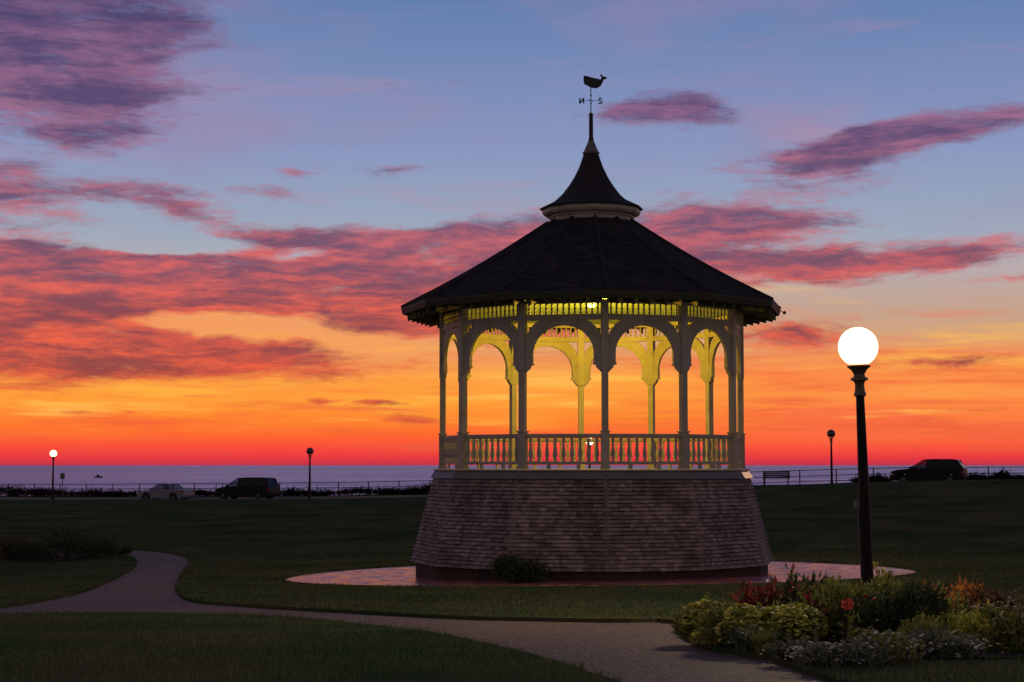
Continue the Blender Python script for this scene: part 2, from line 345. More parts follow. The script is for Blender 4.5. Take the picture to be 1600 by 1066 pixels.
PATH = gp([(-420, 975), (-60, 960), (0, 958), (150, 957), (300, 958), (420, 961), (560, 973), (700, 991), (800, 1013), (900, 1041), (1000, 1078), (1080, 1130), (1120, 1200),
           (1700, 1200), (1480, 1120), (1330, 1068), (1265, 1046), (1195, 1023), (1110, 1009), (1072, 996), (1059, 980), (1058, 966),
           (960, 967), (880, 966), (700, 962), (520, 952), (400, 945), (320, 940), (290, 935), (278, 925), (276, 908), (285, 892), (299, 877), (290, 868), (262, 862), (230, 859), (205, 857.5),
           (140, 855), (0, 853), (-200, 852), (-200, 857), (0, 858.5), (140, 861), (196, 865), (213, 873), (214, 882), (190, 897), (150, 915), (100, 930), (40, 941), (0, 946), (-60, 950), (-420, 960)])
BED = gp([(1061, 967), (1062, 978), (1075, 993), (1112, 1006), (1197, 1020), (1268, 1043), (1310, 1042), (1400, 1032), (1600, 1030), (1800, 1030), (1980, 990), (1800, 948), (1600, 942), (1450, 936), (1300, 936), (1150, 952)])
ISL = gp([(-40, 870), (20, 876), (90, 879), (160, 874), (196, 868), (180, 862), (100, 858), (0, 860)])
PR = 8.8
PATIO = [(BX + .15 + PR * math.sin(2 * PI * k / 72), BY - PR * math.cos(2 * PI * k / 72)) for k in range(72)]
def resample(poly, step):
    out = []
    for i, a in enumerate(poly):
        b = poly[(i + 1) % len(poly)]; L = math.dist(a, b); n = max(1, int(L / step))
        out += [(a[0] + (b[0] - a[0]) * k / n, a[1] + (b[1] - a[1]) * k / n) for k in range(n)]
    return out
def chaikin(poly):
    out = []
    for i, a in enumerate(poly):
        b = poly[(i + 1) % len(poly)]
        out += [(a[0] * .75 + b[0] * .25, a[1] * .75 + b[1] * .25), (a[0] * .25 + b[0] * .75, a[1] * .25 + b[1] * .75)]
    return out
PATH = chaikin(PATH); ISL = chaikin(ISL); BED = chaikin(BED)
def inside(p, poly):
    c = False; n = len(poly); j = n - 1
    for i in range(n):
        if (poly[i][1] > p[1]) != (poly[j][1] > p[1]) and p[0] < (poly[j][0] - poly[i][0]) * (p[1] - poly[i][1]) / (poly[j][1] - poly[i][1]) + poly[i][0]: c = not c
        j = i
    return c
xr = [-160, -120, -90, -60, -40, -25, -10, 0, 10, 25, 40, 60, 90, 120, 160]
ROAD = [(x, roadn(x)) for x in (-160, -59, -40, -20, 0, 20, 40, 59, 160)] + [(x, roadn(x) + 9.3) for x in (160, 59, 40, 20, 0, -20, -40, -59, -160)]
def rag(pl, a):
    return [(x + random.gauss(0, a), y + random.gauss(0, a)) for x, y in pl]
polys = [('path', rag(resample(PATH, .3), .022), .055), ('patio', PATIO, .03), ('bed', resample(BED, .8), -.02), ('isl', resample(ISL, 1), -.01), ('road', resample(ROAD, 3), .12)]
pts, edges = [], []
for nm, pl, dz in polys:
    o = len(pts); n = len(pl); pts += pl; edges += [(o + i, o + (i + 1) % n) for i in range(n)]
for x in np.arange(-26, 27, 1.): pts += [(float(x) + random.uniform(-.2, .2), float(d) + random.uniform(-.2, .2)) for d in np.arange(4, 72, 1.)]
for x in np.arange(-48, 49, 3.): pts += [(float(x) + .31, float(d) + .17) for d in np.arange(73, 170, 3.)]
for x in np.arange(-160, 161, 10.): pts += [(float(x) + .3, float(d) + .3) for d in list(np.arange(-80, 4, 7.)) + [4, 20, 40, 60, 80, 100, 115, 130, 145, 150, 155, 160, 165, 170, 175, 180, 190, 200]]
vo, eo, fo, *_ = geometry.delaunay_2d_cdt([Vector(p) for p in pts], edges, [], 0, 1e-4)
vo = [tuple(p) for p in vo]
zs = [terr(*p) for p in vo]
def bbox(pl): a = np.array(pl); return a.min(0), a.max(0)
PB = [(nm, pl, dz, *bbox(pl)) for nm, pl, dz in polys]
cls = []
for f in fo:
    cx = sum(vo[i][0] for i in f) / len(f); cy = sum(vo[i][1] for i in f) / len(f); c = 'lawn'
    for nm, pl, dz, lo, hi in PB:
        if lo[0] <= cx <= hi[0] and lo[1] <= cy <= hi[1] and inside((cx, cy), pl): c = nm; break
    cls.append(c)
DZ = {nm: dz for nm, _, dz in polys}
def sheet(nm, name, mat):
    used = {}; vs = []; fs = []
    for f, c in zip(fo, cls):
        if c != nm: continue
        g = []
        for i in f:
            if i not in used: used[i] = len(vs); vs.append((vo[i][0], vo[i][1], zs[i] - DZ.get(nm, 0)))
            g.append(used[i])
        fs.append(tuple(g))
    if nm == 'lawn':
        ec = {}
        for f, c in zip(fo, cls):
            for a, b in zip(f, f[1:] + f[:1] if isinstance(f, list) else tuple(f[1:]) + (f[0],)): ec.setdefault((min(a, b), max(a, b)), []).append(c)
        for (a, b), cs in ec.items():
            if 'lawn' in cs and any(c != 'lawn' for c in cs):
                o = len(vs); dz = max(DZ[c] for c in cs if c != 'lawn')
                if dz <= 0: continue
                vs += [(vo[a][0], vo[a][1], zs[a]), (vo[b][0], vo[b][1], zs[b]), (vo[b][0], vo[b][1], zs[b] - dz - .03), (vo[a][0], vo[a][1], zs[a] - dz - .03)]; fs.append((o, o + 1, o + 2, o + 3))
    m = MB(); m.v = vs; m.f = fs; o = m.build(name, mat); 
    if nm != 'road': o.data.polygons.foreach_set('use_smooth', [True] * len(o.data.polygons)) if nm != 'lawn' else None
    return tag(o, kind='structure')
sheet('lawn', 'lawn', M['grass']); sheet('path', 'path', M['path']); sheet('patio', 'brick_patio', M['brick'])
sheet('bed', 'flower_bed_soil', M['soil']); sheet('isl', 'island_bed_soil', M['soil']); sheet('road', 'road', M['asphalt'])
# kerb along the near side of the road (pale line)
kb = MB()
xs = [-160, -59] + list(range(-56, 59, 4)) + [59, 160]
for a, b in zip(xs[:-1], xs[1:]):
    for off in (0.0, 9.0):
        pa = (a, roadn(a) + off, roadz(a) + .13); pb = (b, roadn(b) + off, roadz(b) + .13)
        kb.add([(pa[0], pa[1] - .1, pa[2] - .2), (pb[0], pb[1] - .1, pb[2] - .2), (pb[0], pb[1] + .15, pb[2] - .2), (pa[0], pa[1] + .15, pa[2] - .2),
                (pa[0], pa[1] - .1, pa[2]), (pb[0], pb[1] - .1, pb[2]), (pb[0], pb[1] + .15, pb[2]), (pa[0], pa[1] + .15, pa[2])],
               [(3, 2, 1, 0), (4, 5, 6, 7), (0, 1, 5, 4), (1, 2, 6, 5), (2, 3, 7, 6), (3, 0, 4, 7)])
tag(kb.build('kerb', M['kerb']), kind='structure')
sea = MB(); sea.add([(-60000, 150, -8), (60000, 150, -8), (60000, 70000, -8), (-60000, 70000, -8)], [(0, 1, 2, 3)])
tag(sea.build('sea', M['sea']), kind='structure')
bed_back = MB(); bed_back.add([(-60000, -60000, -13), (60000, -60000, -13), (60000, 70000, -13), (-60000, 70000, -13)], [(0, 1, 2, 3)])
tag(bed_back.build('ground', M['sand']), kind='structure')

# ------------------------------------------------------------------ bandstand
TH0 = R(1.9); RP = 4.25; NB = 12; STEP = 2 * PI / NB
ROOT = empty('bandstand', (BX, BY, -3.08))
tag(ROOT, 'twelve sided white bandstand with dark peaked roof and shingled base standing on the brick circle', 'bandstand')
ZO = 3.08                                     # local z = world z + ZO
def L(z): return z + ZO
def post_m(k): return Matrix.Rotation(TH0 + k * STEP, 4, 'Z')     # local -Y points outwards
def bay_m(k): return Matrix.Rotation(TH0 + (k + .5) * STEP, 4, 'Z')
c15 = math.cos(STEP / 2); s15 = math.sin(STEP / 2)
# plinth, base wall
MB().lathe([(5.0, -.35), (5.0, L(-2.66)), (4.9, L(-2.62))], 12, phase=TH0).build('plinth', M['plinth'], ROOT)
core = MB().lathe([(5.06, L(-2.68)), (4.42, L(-.34)), (4.3, L(-.30))], 12, phase=TH0)
sh = MB(); rows = 23; zb, zt = -2.70, -.36; rb, rt = 5.12, 4.50
for k in range(NB):
    m = bay_m(k)
    for i in range(rows):
        z0 = zb + (zt - zb) * i / rows; z1 = z0 + (zt - zb) / rows * .80
        r0 = rb + (rt - rb) * i / rows; r1 = rb + (rt - rb) * (i + .80) / rows
        hw = r0 * s15; x = -hw + random.uniform(0, .08)
        first = True; xa = -hw
        while xa < hw - .01:
            xb = min(hw, xa + random.uniform(.08, .22))
            if hw - xb < .05: xb = hw
            dz = random.uniform(-.008, .008); dy = random.uniform(0, .010)
            a0 = r0 * c15; a1 = r1 * c15; g = .002
            k1 = r1 / r0
            sh.add([(xa + g, -(a0 + .040 + dy), L(z0 + dz)), (xb - g, -(a0 + .040 + dy), L(z0 + dz)), (xb * k1 - g, -(a1 + .012), L(z1)), (xa * k1 + g, -(a1 + .012), L(z1)),
                    (xa + g, -(a0 - .03), L(z0 + dz)), (xb - g, -(a0 - .03), L(z0 + dz))],
                   [(0, 1, 2, 3), (4, 5, 1, 0)], m)
            xa = xb
bw = sh.build('base_wall', M['shingle'], ROOT)
core.build('shade_backing', M['roof'], bw)  # dark sheet behind the course gaps, standing in for shadow under shingle butts
# corner boards of the base
for k in range(NB):
    m = post_m(k)
    q = MB(); w2 = .055
    q.add([(-w2, -(rb + .012), L(zb)), (w2, -(rb + .012), L(zb)), (w2, -(rt + .012), L(zt)), (-w2, -(rt + .012), L(zt)),
           (-w2, -(rb - .06), L(zb)), (w2, -(rb - .06), L(zb)), (w2, -(rt - .06), L(zt)), (-w2, -(rt - .06), L(zt))],
          [(0, 1, 2, 3), (7, 6, 5, 4), (0, 4, 5, 1), (3, 2, 6, 7), (1, 5, 6, 2), (0, 3, 7, 4)], m)
    q.build('corner_board', M['shingle'], ROOT)
# sloping cap (water table), one board per side; the right hand end one is bare metal
for k in range(NB):
    m = bay_m(k)
    zA, zB = -.36, -.15; rA, rB = 4.60, 4.47
    q = MB(); q.add([(-rA * s15, -rA * c15, L(zA)), (rA * s15, -rA * c15, L(zA)), (rB * s15, -rB * c15, L(zB)), (-rB * s15, -rB * c15, L(zB)),
                     (-(rA - .2) * s15, -(rA - .2) * c15, L(zA)), ((rA - .2) * s15, -(rA - .2) * c15, L(zA)), ((rB - .2) * s15, -(rB - .2) * c15, L(zB)), (-(rB - .2) * s15, -(rB - .2) * c15, L(zB))],
                    [(0, 1, 2, 3), (0, 4, 5, 1), (3, 2, 6, 7), (7, 6, 5, 4)], m)
    cb = q.build('cap_board', M['flash'] if k == 2 else M['trim'], ROOT)
    if k == 2: cb['label'] = 'shiny metal cap panel glowing with the sunset'
MB().lathe([(4.52, L(-.148)), (4.52, L(-.11)), (0.01, L(-.10))], 12, phase=TH0).build('deck', M['white'], ROOT)
# posts
def post_part(name, mbfn, k, mat, bevel=0., smooth=False):
    return mbfn(post_m(k)).build(name, mat, ROOT, bevel=bevel, smooth=smooth)
def mk_post(m):
    q = MB(); a = .085
    q.box(-.125, .125, -RP - .125, -RP + .125, L(-.10), L(-.03), m)
    q.box(-.105, .105, -RP - .105, -RP + .105, L(-.03), L(.86), m)
    q.box(-.13, .13, -RP - .13, -RP + .13, L(.86), L(.90), m)
    q.box(-a, a, -RP - a, -RP + a, L(.90), L(2.46), m)
    q.box(-.10, .10, -RP - .10, -RP + .10, L(2.46), L(4.33), m)
    return q
for k in range(NB): post_part('post', mk_post, k, M['white'], bevel=.01)
# arch brackets: each bay is one pierced arch
hwb = RP * s15; A0 = hwb * 1.0
def mk_arch(m):
    q = MB(); yc = -RP * c15; y0, y1 = yc - .045, yc + .045
    xin = hwb - .29                          # half opening
    zc, zt = 2.92, 3.66; n = 20
    # legs from spring line down to the corbel
    inner = [(xin * math.sin(t), zc + (zt - zc) * math.cos(t)) for t in np.linspace(-PI / 2, PI / 2, n + 1)]
    outer = []
    for (x, z) in inner:
        t = math.atan2(x / xin, (z - zc) / (zt - zc))
        xo = (xin + .23) * math.copysign(abs(math.sin(t)) ** .74, t); zo = zc + (zt - zc + .25) * max(0, math.cos(t)) ** .74
        outer.append((max(-hwb + .09, min(hwb - .09, xo)), min(3.84, zo)))
    q.strip([(a, L(b)) for a, b in inner], [(a, L(b)) for a, b in outer], y0, y1, m)
    for s in (-1, 1):
        pl = [(s * (hwb - .09), 2.42), (s * (hwb - .22), 2.55), (s * (hwb - .24), 2.62), (s * (hwb - .31), 2.62), (s * (hwb - .31), 2.68), (s * xin, 2.68), (s * xin, zc), (s * (hwb - .09), zc)]
        pl = [(a, L(b)) for a, b in pl]
        if s < 0: pl = pl[::-1]
        q.prism(pl, y0 - .012, y1 + .012, m)
        # filled web between post and lower part of the arch
        web = [(s * (hwb - .09), L(zc)), (s * (xin), L(zc)), (s * (xin - .02), L(zc + .2)), (s * (hwb - .09), L(zc + .42))]
        if s < 0: web = web[::-1]
        q.prism(web, y0 + .006, y1 - .006, m)
    q.box(-hwb + .09, hwb - .09, y0 - .02, y1 + .02, L(3.80), L(3.95), m)
    return q
for k in range(NB): mk_arch(bay_m(k)).build('arch', M['white'], ROOT, bevel=.006)
def mk_frieze(m):
    q = MB(); yc = -RP * c15; n = 13
    q.box(-hwb + .1, hwb - .1, yc - .05, yc + .05, L(4.24), L(4.36), m)
    wd = 2 * (hwb - .1)
    for i in range(n):
        x = -hwb + .1 + wd * (i + .5) / n
        q.lathe([(.020, L(3.952)), (.033, L(4.0)), (.018, L(4.04)), (.036, L(4.1)), (.018, L(4.16)), (.033, L(4.2)), (.022, L(4.238))], 6, m @ Matrix.Translation((x, yc, 0)))
    return q
for k in range(NB): mk_frieze(bay_m(k)).build('frieze', M['white'], ROOT)
# railing, entrance gap at the back (bay 7)
bal_me = MB().lathe([(.042, 0), (.042, .05), (.028, .07), (.058, .16), (.055, .24), (.028, .40), (.040, .45), (.026, .49), (.042, .53), (.042, .60)], 8)
bal_proto = None
for k in range(NB):
    if k == 8: continue
    m = bay_m(k); yc = -RP * c15; q = MB(); h = hwb - .105
    q.box(-h, h, yc - .055, yc + .055, L(.74), L(.82), m)
    q.box(-h, h, yc - .04, yc + .04, L(.02), L(.10), m)
    q.box(-h, h, yc - .03, yc + .03, L(.705), L(.738), m)
    for fx in (-.4, .4): q.box(fx - .05, fx + .05, yc - .03, yc + .03, L(-.10), L(.018), m)
    rl = q.build('railing', M['white'], ROOT, bevel=.006)
    for i in range(9):
        x = -h + 2 * h * (i + .5) / 9
        if bal_proto is None: b = bal_proto = bal_me.build('baluster', M['white'], rl, smooth=True)
        else: b = bal_proto.copy(); COL.objects.link(b); b.parent = rl
        b.matrix_local = m @ Matrix.Translation((x, yc, L(.102)))
# ceiling, eaves
ZE = 4.46; RE = 5.42; RN = 1.22; ZN = 6.92
MB().lathe([(4.32, L(4.362)), (4.32, L(4.39)), (1.3, L(4.80)), (1.3, L(4.77)), (4.1, L(4.362))], 12, phase=TH0, cap=False).build('ceiling', M['ceil'], ROOT)
MB().lathe([(1.29, L(4.76)), (1.29, L(4.79))], 12, phase=TH0).build('ceiling_disc', M['ceil'], ROOT)
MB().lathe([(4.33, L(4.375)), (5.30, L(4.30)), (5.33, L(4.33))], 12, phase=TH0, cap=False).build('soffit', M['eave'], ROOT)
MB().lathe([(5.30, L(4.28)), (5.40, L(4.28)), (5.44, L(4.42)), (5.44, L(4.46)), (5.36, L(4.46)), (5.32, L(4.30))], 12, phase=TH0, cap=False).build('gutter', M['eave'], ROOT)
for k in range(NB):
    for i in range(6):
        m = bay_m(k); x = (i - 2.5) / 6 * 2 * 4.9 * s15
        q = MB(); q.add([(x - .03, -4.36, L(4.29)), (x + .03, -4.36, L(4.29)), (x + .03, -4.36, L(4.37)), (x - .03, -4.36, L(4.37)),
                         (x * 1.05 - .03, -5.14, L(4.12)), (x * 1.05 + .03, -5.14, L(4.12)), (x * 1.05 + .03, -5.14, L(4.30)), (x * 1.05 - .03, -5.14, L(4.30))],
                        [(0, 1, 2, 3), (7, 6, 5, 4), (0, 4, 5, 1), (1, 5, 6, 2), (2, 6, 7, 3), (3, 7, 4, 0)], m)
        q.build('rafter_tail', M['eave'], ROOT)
# downspout stub with ball at the right hand gutter end
q = MB(); mm = Matrix.Rotation(TH0 + 3 * STEP - .02, 4, 'Z')
q.tube([mm @ Vector((0, -5.42, L(4.42))), mm @ Vector((0, -5.47, L(4.38))), mm @ Vector((0, -5.52, L(4.375)))], .012, 6)
q.lathe([(.01, -.05), (.04, -.035), (.052, 0), (.04, .035), (.01, .05)], 10, Matrix.Translation(mm @ Vector((0, -5.53, L(4.36)))))
q.build('eave_hook', M['black'], ROOT, smooth=True)
# roof in shingle courses
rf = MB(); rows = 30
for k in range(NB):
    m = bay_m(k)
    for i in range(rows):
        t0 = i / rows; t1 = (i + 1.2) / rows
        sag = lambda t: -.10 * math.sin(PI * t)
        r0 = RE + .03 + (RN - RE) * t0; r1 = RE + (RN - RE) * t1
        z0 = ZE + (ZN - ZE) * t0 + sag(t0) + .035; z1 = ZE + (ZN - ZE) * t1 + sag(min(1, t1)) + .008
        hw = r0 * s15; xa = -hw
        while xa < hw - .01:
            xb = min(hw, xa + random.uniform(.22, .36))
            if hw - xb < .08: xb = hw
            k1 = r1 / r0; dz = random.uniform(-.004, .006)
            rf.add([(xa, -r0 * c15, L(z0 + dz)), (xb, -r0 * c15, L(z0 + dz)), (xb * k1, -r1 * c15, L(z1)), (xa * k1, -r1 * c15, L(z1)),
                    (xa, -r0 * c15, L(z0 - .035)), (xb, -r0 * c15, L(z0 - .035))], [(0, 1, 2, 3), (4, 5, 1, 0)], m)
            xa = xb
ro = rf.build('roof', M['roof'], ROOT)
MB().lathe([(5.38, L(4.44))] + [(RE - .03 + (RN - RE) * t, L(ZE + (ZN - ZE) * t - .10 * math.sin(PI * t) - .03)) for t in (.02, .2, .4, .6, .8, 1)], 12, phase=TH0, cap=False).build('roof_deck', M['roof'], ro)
for k in range(NB):
    m = post_m(k)
    pts_ = [m @ Vector((0, -(RE + .02 + (RN - RE) * t), L(ZE + (ZN - ZE) * t - .10 * math.sin(PI * t) + .035))) for t in np.linspace(0, 1, 8)]
    MB().tube(pts_, .05, 6).build('hip_ridge', M['roof'], ROOT)
# cupola
MB().lathe([(1.18, L(6.80)), (1.18, L(7.06))], 12, phase=TH0, cap=False).build('cupola_neck', M['white'], ROOT)
MB().lathe([(1.18, L(7.061)), (1.23, L(7.061)), (1.24, L(7.10)), (1.36, L(7.14)), (1.41, L(7.20)), (1.42, L(7.345)), (1.0, L(7.35))], 12, phase=TH0, cap=False).build('cupola_cornice', M['white'], ROOT, smooth=False)
pr = [(1.46, 7.30), (1.50, 7.34), (1.28, 7.45), (1.06, 7.56), (.84, 7.76), (.64, 8.02), (.48, 8.28), (.35, 8.55), (.26, 8.80), (.20, 9.0)]
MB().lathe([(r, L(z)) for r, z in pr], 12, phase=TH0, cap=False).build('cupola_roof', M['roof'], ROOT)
MB().lathe([(.20, L(8.93)), (.235, L(8.94)), (.25, L(8.98)), (.21, L(9.02)), (.15, L(9.16)), (.09, L(9.30)), (.08, L(9.33))], 12, phase=TH0).build('finial_cap', M['trim'], ROOT)
MB().lathe([(.075, L(9.31)), (.085, L(9.36)), (.07, L(9.40)), (.065, L(9.42)), (.06, L(10.05)), (.065, L(10.08)), (.055, L(10.13)), (.02, L(10.15))], 10).build('spire', M['black'], ROOT, smooth=True)
wvn = MB().tube([(0, 0, L(10.12)), (0, 0, L(10.90))], .014, 6); wvn.lathe([(.01, L(10.38)), (.03, L(10.41)), (.01, L(10.44))], 8).lathe([(.01, L(10.62)), (.03, L(10.65)), (.01, L(10.68))], 8)
vane = wvn.build('weathervane', M['black'], ROOT)
ar = MB().tube([(-.16, 0, L(10.50)), (.18, 0, L(10.50))], .008, 5); ar.tube([(-.07, -.16, L(10.50)), (.07, .16, L(10.50))], .008, 5); ar.build('compass_arms', M['black'], vane)
def bars(segs, r=.014):
    q = MB()
    for a, b in segs:
        a, b = Vector((a[0], 0, a[1])), Vector((b[0], 0, b[1])); q.tube([a, b], r, 6)
    return q
zz = L(10.42)                                  # the N is seen from behind, so mirrored
o = bars([((-.32, zz), (-.32, zz + .15)), ((-.32, zz), (-.21, zz + .15)), ((-.21, zz), (-.21, zz + .15))], .022).build('letter', M['black'], vane)
sp2 = [(.32, .135), (.29, .15), (.24, .15), (.215, .125), (.225, .095), (.27, .075), (.315, .055), (.325, .025), (.30, 0), (.25, 0), (.215, .018)]
MB().tube([(x, 0, zz + z) for x, z in sp2], .020, 6).build('letter', M['black'], vane)
wh = [(-.215, 11.18), (-.20, 11.23), (-.17, 11.235), (-.05, 11.20), (.08, 11.165), (.20, 11.14), (.27, 11.12), (.305, 11.15), (.30, 11.20), (.26, 11.25), (.265, 11.27), (.32, 11.26), (.345, 11.215), (.38, 11.20), (.44, 11.195), (.465, 11.165), (.43, 11.13), (.37, 11.12), (.35, 11.06), (.31, 10.97), (.25, 10.90), (.15, 10.86), (.06, 10.87), (-.02, 10.89), (-.10, 10.94), (-.19, 10.98), (-.21, 11.05)]
MB().prism([(x, L(z)) for x, z in wh], -.02, .02).build('whale', M['black'], vane, bevel=.008)
# ceiling lamp
q = MB().lathe([(.03, L(4.78)), (.05, L(4.74)), (.16, L(4.68)), (.17, L(4.66))], 16); lampb = q.build('ceiling_lamp', M['trim'], ROOT, smooth=True)
MB().lathe([(.02, L(4.50)), (.09, L(4.53)), (.13, L(4.60)), (.12, L(4.655))], 16).build('bulb', pmat('bulb_glass', (.9, .9, .7), emit=(1, .85, .3, 1.3)), lampb, smooth=True)
ld = bpy.data.lights.new('bandstand_light', 'POINT'); ld.energy = 760; ld.color = (1, .56, .035); ld.shadow_soft_size = .13
lo_ = bpy.data.objects.new('bandstand_light', ld); COL.objects.link(lo_); lo_.parent = lampb; lo_.location = (0, 0, L(4.25))

# ------------------------------------------------------------------ street lamps
def lamp(loc, globe_mat, label, group, h=3.95, tilt=0., seg=24):
    rt_ = empty('street_lamp', loc, ry=tilt)
    MB().lathe([(.19, -.15), (.19, .10), (.15, .14), (.13, .35), (.115, .42), (.09, .48), (.082, .55)], seg).build('lamp_base', M['bronze'], rt_, smooth=True)
    MB().lathe([(.084, .55), (.078, 1.6), (.058, h - .98)], seg).build('pole', M['bronze'], rt_, smooth=True)
    MB().lathe([(.058, h - .98), (.085, h - .96), (.085, h - .93), (.070, h - .90), (.064, h - .80), (.078, h - .76), (.125, h - .74), (.12, h - .715), (.085, h - .70), (.075, h - .66), (.11, h - .60), (.165, h - .555), (.165, h - .54), (.05, h - .54)], seg).build('collar', M['bronze2'], rt_, smooth=True)
    rg = .277; n = 16
    MB().lathe([(rg * math.cos(a), h - rg + rg * math.sin(a)) for a in np.linspace(-PI / 2 + .55, PI / 2 - .02, n)], seg * 2).build('globe', globe_mat, rt_, smooth=True)
    tag(rt_, label, 'street lamp', group); return rt_
nl = lamp(at(1353, 24.0), M['globe'], 'tall near street lamp with lit white globe, rising from the flower bed', 'globe street lamps', tilt=R(-1.5), h=4.03)
nld = bpy.data.lights.new('lamp_light', 'POINT'); nld.energy = 1400; nld.color = (1, .74, .40); nld.shadow_soft_size = .15
nlo = bpy.data.objects.new('lamp_light', nld); COL.objects.link(nlo); nlo.parent = nl; nlo.location = (0, 0, 3.75)
MB().box(-.14, -.075, -.05, .05, 1.50, 1.62).tube([(-.09, 0, 1.5), (-.085, 0, .5)], .01, 5).build('outlet_box', M['trim'], nl)
g = 'globe street lamps'
def far_lamp(px, topy, d, gm, label):
    p = at(px, d); zt_ = (727 - topy) / F * d; p.z = zt_ - 3.95
    return lamp(p, gm, label, g, seg=12)
far_lamp(85, 703.5, 137, M['globe_far'], 'small distant lit street lamp at far left, left of the silver sedan')
far_lamp(485, 699.5, 129, M['globe_off'], 'small distant unlit street lamp, right of the dark minivan')
far_lamp(921, 684, 121, M['globe_far'], 'small distant lit street lamp seen through the bandstand railing')
far_lamp(1298, 671.5, 114, M['globe_off'], 'small distant unlit street lamp, between the bench and the near tall lamp')

# ------------------------------------------------------------------ cars
def car(name, loc, rz, L_, H, paint, kind, label, cat, tints):
    rt_ = empty(name, loc, rz=rz)
    hw = .90; gc = .24
    # side outline of the lower body from nose (-x) to tail
    if kind == 'sedan':
        belt = [(-L_ / 2, .55), (-L_ / 2 + .05, .68), (-L_ / 2 + .5, .80), (-.95, .93), (.2, .97), (1.2, 1.0), (L_ / 2 - .25, .98), (L_ / 2 - .02, .86), (L_ / 2, .5)]
        wb = (-1.02, 1.32); wt = (-.30, .72)
    elif kind == 'van':
        belt = [(-L_ / 2, .55), (-L_ / 2 + .06, .78), (-L_ / 2 + .5, .96), (-1.35, 1.06), (.2, 1.10), (1.5, 1.12), (L_ / 2 - .08, 1.14), (L_ / 2 - .01, .9), (L_ / 2, .5)]
        wb = (-1.42, L_ / 2 - .10); wt = (-.45, L_ / 2 - .42)
    else:
        belt = [(-L_ / 2, .6), (-L_ / 2 + .05, .86), (-L_ / 2 + .45, .98), (-1.15, 1.06), (.2, 1.08), (1.5, 1.12), (L_ / 2 - .06, 1.14), (L_ / 2, .95), (L_ / 2, .55)]
        wb = (-1.2, L_ / 2 - .10); wt = (-.25, L_ / 2 - .5)
    ax = (-L_ / 2 + .88, L_ / 2 - .92); wr = .33
    bot = [(L_ / 2 - .05, gc + .05)]
    for c_ in (ax[1], ax[0]):
        bot.append((c_ + wr + .06, gc))
        bot += [(c_ + (wr + .05) * math.cos(a), .33 + (wr + .05) * math.sin(a)) for a in np.linspace(.1, PI - .1, 8)]
        bot.append((c_ - wr - .06, gc))
    bot.append((-L_ / 2 + .04, gc + .08))
    poly = belt + bot
    q = MB(); q.prism(poly, -hw, hw); body = q.build('body', paint, rt_, bevel=.05)
    # cabin: roof slab, pillars, glass
    zb_ = 1.0 if kind == 'sedan' else 1.1; zt_ = H; iw = .66
    def bz(x): return float(np.interp(x, [p[0] for p in belt[:-1]], [p[1] for p in belt[:-1]])) - .03
    q = MB(); n = 6
    top = [(wt[0] + (wt[1] - wt[0]) * i / n, zt_ - .05 * (2 * i / n - 1) ** 2 - .01) for i in range(n + 1)]
    pl = top + [(x, z - .06) for x, z in top[::-1]]
    q.prism(pl, -iw - .03, iw + .03); q.build('roof', paint, rt_, bevel=.02)
    def bar(xb, xt, wd, sgn):
        pb = [(xb - wd, -hw * .95 * sgn, bz(xb)), (xb + wd, -hw * .95 * sgn, bz(xb))]; pt = [(xt - wd * .7, -iw * sgn, zt_ - .08), (xt + wd * .7, -iw * sgn, zt_ - .08)]
        vs = pb + pt + [(x, y + .05 * sgn, z) for x, y, z in pb + pt]
        return vs, [(0, 1, 3, 2), (4, 6, 7, 5), (0, 2, 6, 4), (1, 5, 7, 3), (0, 4, 5, 1), (2, 3, 7, 6)]
    spl = {'sedan': [(wb[0], wt[0]), (.18, .2), (wb[1] - .15, wt[1])], 'van': [(wb[0], wt[0]), (-.35, -.25), (.75, .72), (wb[1] - .05, wt[1] + .1)], 'suv': [(wb[0], wt[0]), (-.02, .05), (.98, .92), (wb[1] - .05, wt[1] + .05)]}[kind]
    for sgn in (1, -1):
        for j, (a, b) in enumerate(spl):
            q = MB(); q.add(*bar(a, b, .05 if j in (0,) else .06, sgn)); q.build('pillar', paint, rt_)
        for j in range(len(spl) - 1):
            (a, b), (c_, d_) = spl[j], spl[j + 1]
            pp = [(a + .05, -hw * .93 * sgn, bz(a)), (c_ - .06, -hw * .93 * sgn, bz(c_)), (d_ - .04, -iw * .99 * sgn, zt_ - .08), (b + .035, -iw * .99 * sgn, zt_ - .08)]
            q = MB(); q.add(pp + [(x, y + .01 * sgn, z) for x, y, z in pp], [(0, 1, 2, 3), (7, 6, 5, 4)])
            q.build('side_window', M['tint'] if tints[j] else M['glass'], rt_)
            dr = MB().box((a + c_) / 2 + .15, (a + c_) / 2 + .33, -(hw + .012) * sgn - .012, -(hw + .012) * sgn + .012, .80, .83); dr.build('door_handle', M['plastic'], rt_)
        MB().box(wb[0] + .12, wb[0] + .30, -(hw + .16) * sgn if sgn > 0 else hw, -hw * sgn if sgn > 0 else hw + .16, bz(wb[0] + .2) + .04, bz(wb[0] + .2) + .17).build('wing_mirror', paint, rt_, bevel=.02)
        MB().box(-L_ / 2 - .005, -L_ / 2 + .22, -.86 * sgn - .06, -.86 * sgn + .06, .62, .74).build('headlight', M['lens_clear'], rt_, bevel=.02)
        MB().box(L_ / 2 - .16, L_ / 2 + .006, -.84 * sgn - .08, -.84 * sgn + .08, .72, .92).build('tail_light', M['lens_red'], rt_, bevel=.02)
    q = MB(); q.add([(wb[0] - .03, -.84, bz(wb[0])), (wb[0] - .03, .84, bz(wb[0])), (wt[0] - .02, iw, zt_ - .06), (wt[0] - .02, -iw, zt_ - .06)], [(0, 1, 2, 3)]); q.build('windscreen', M['glass'], rt_)
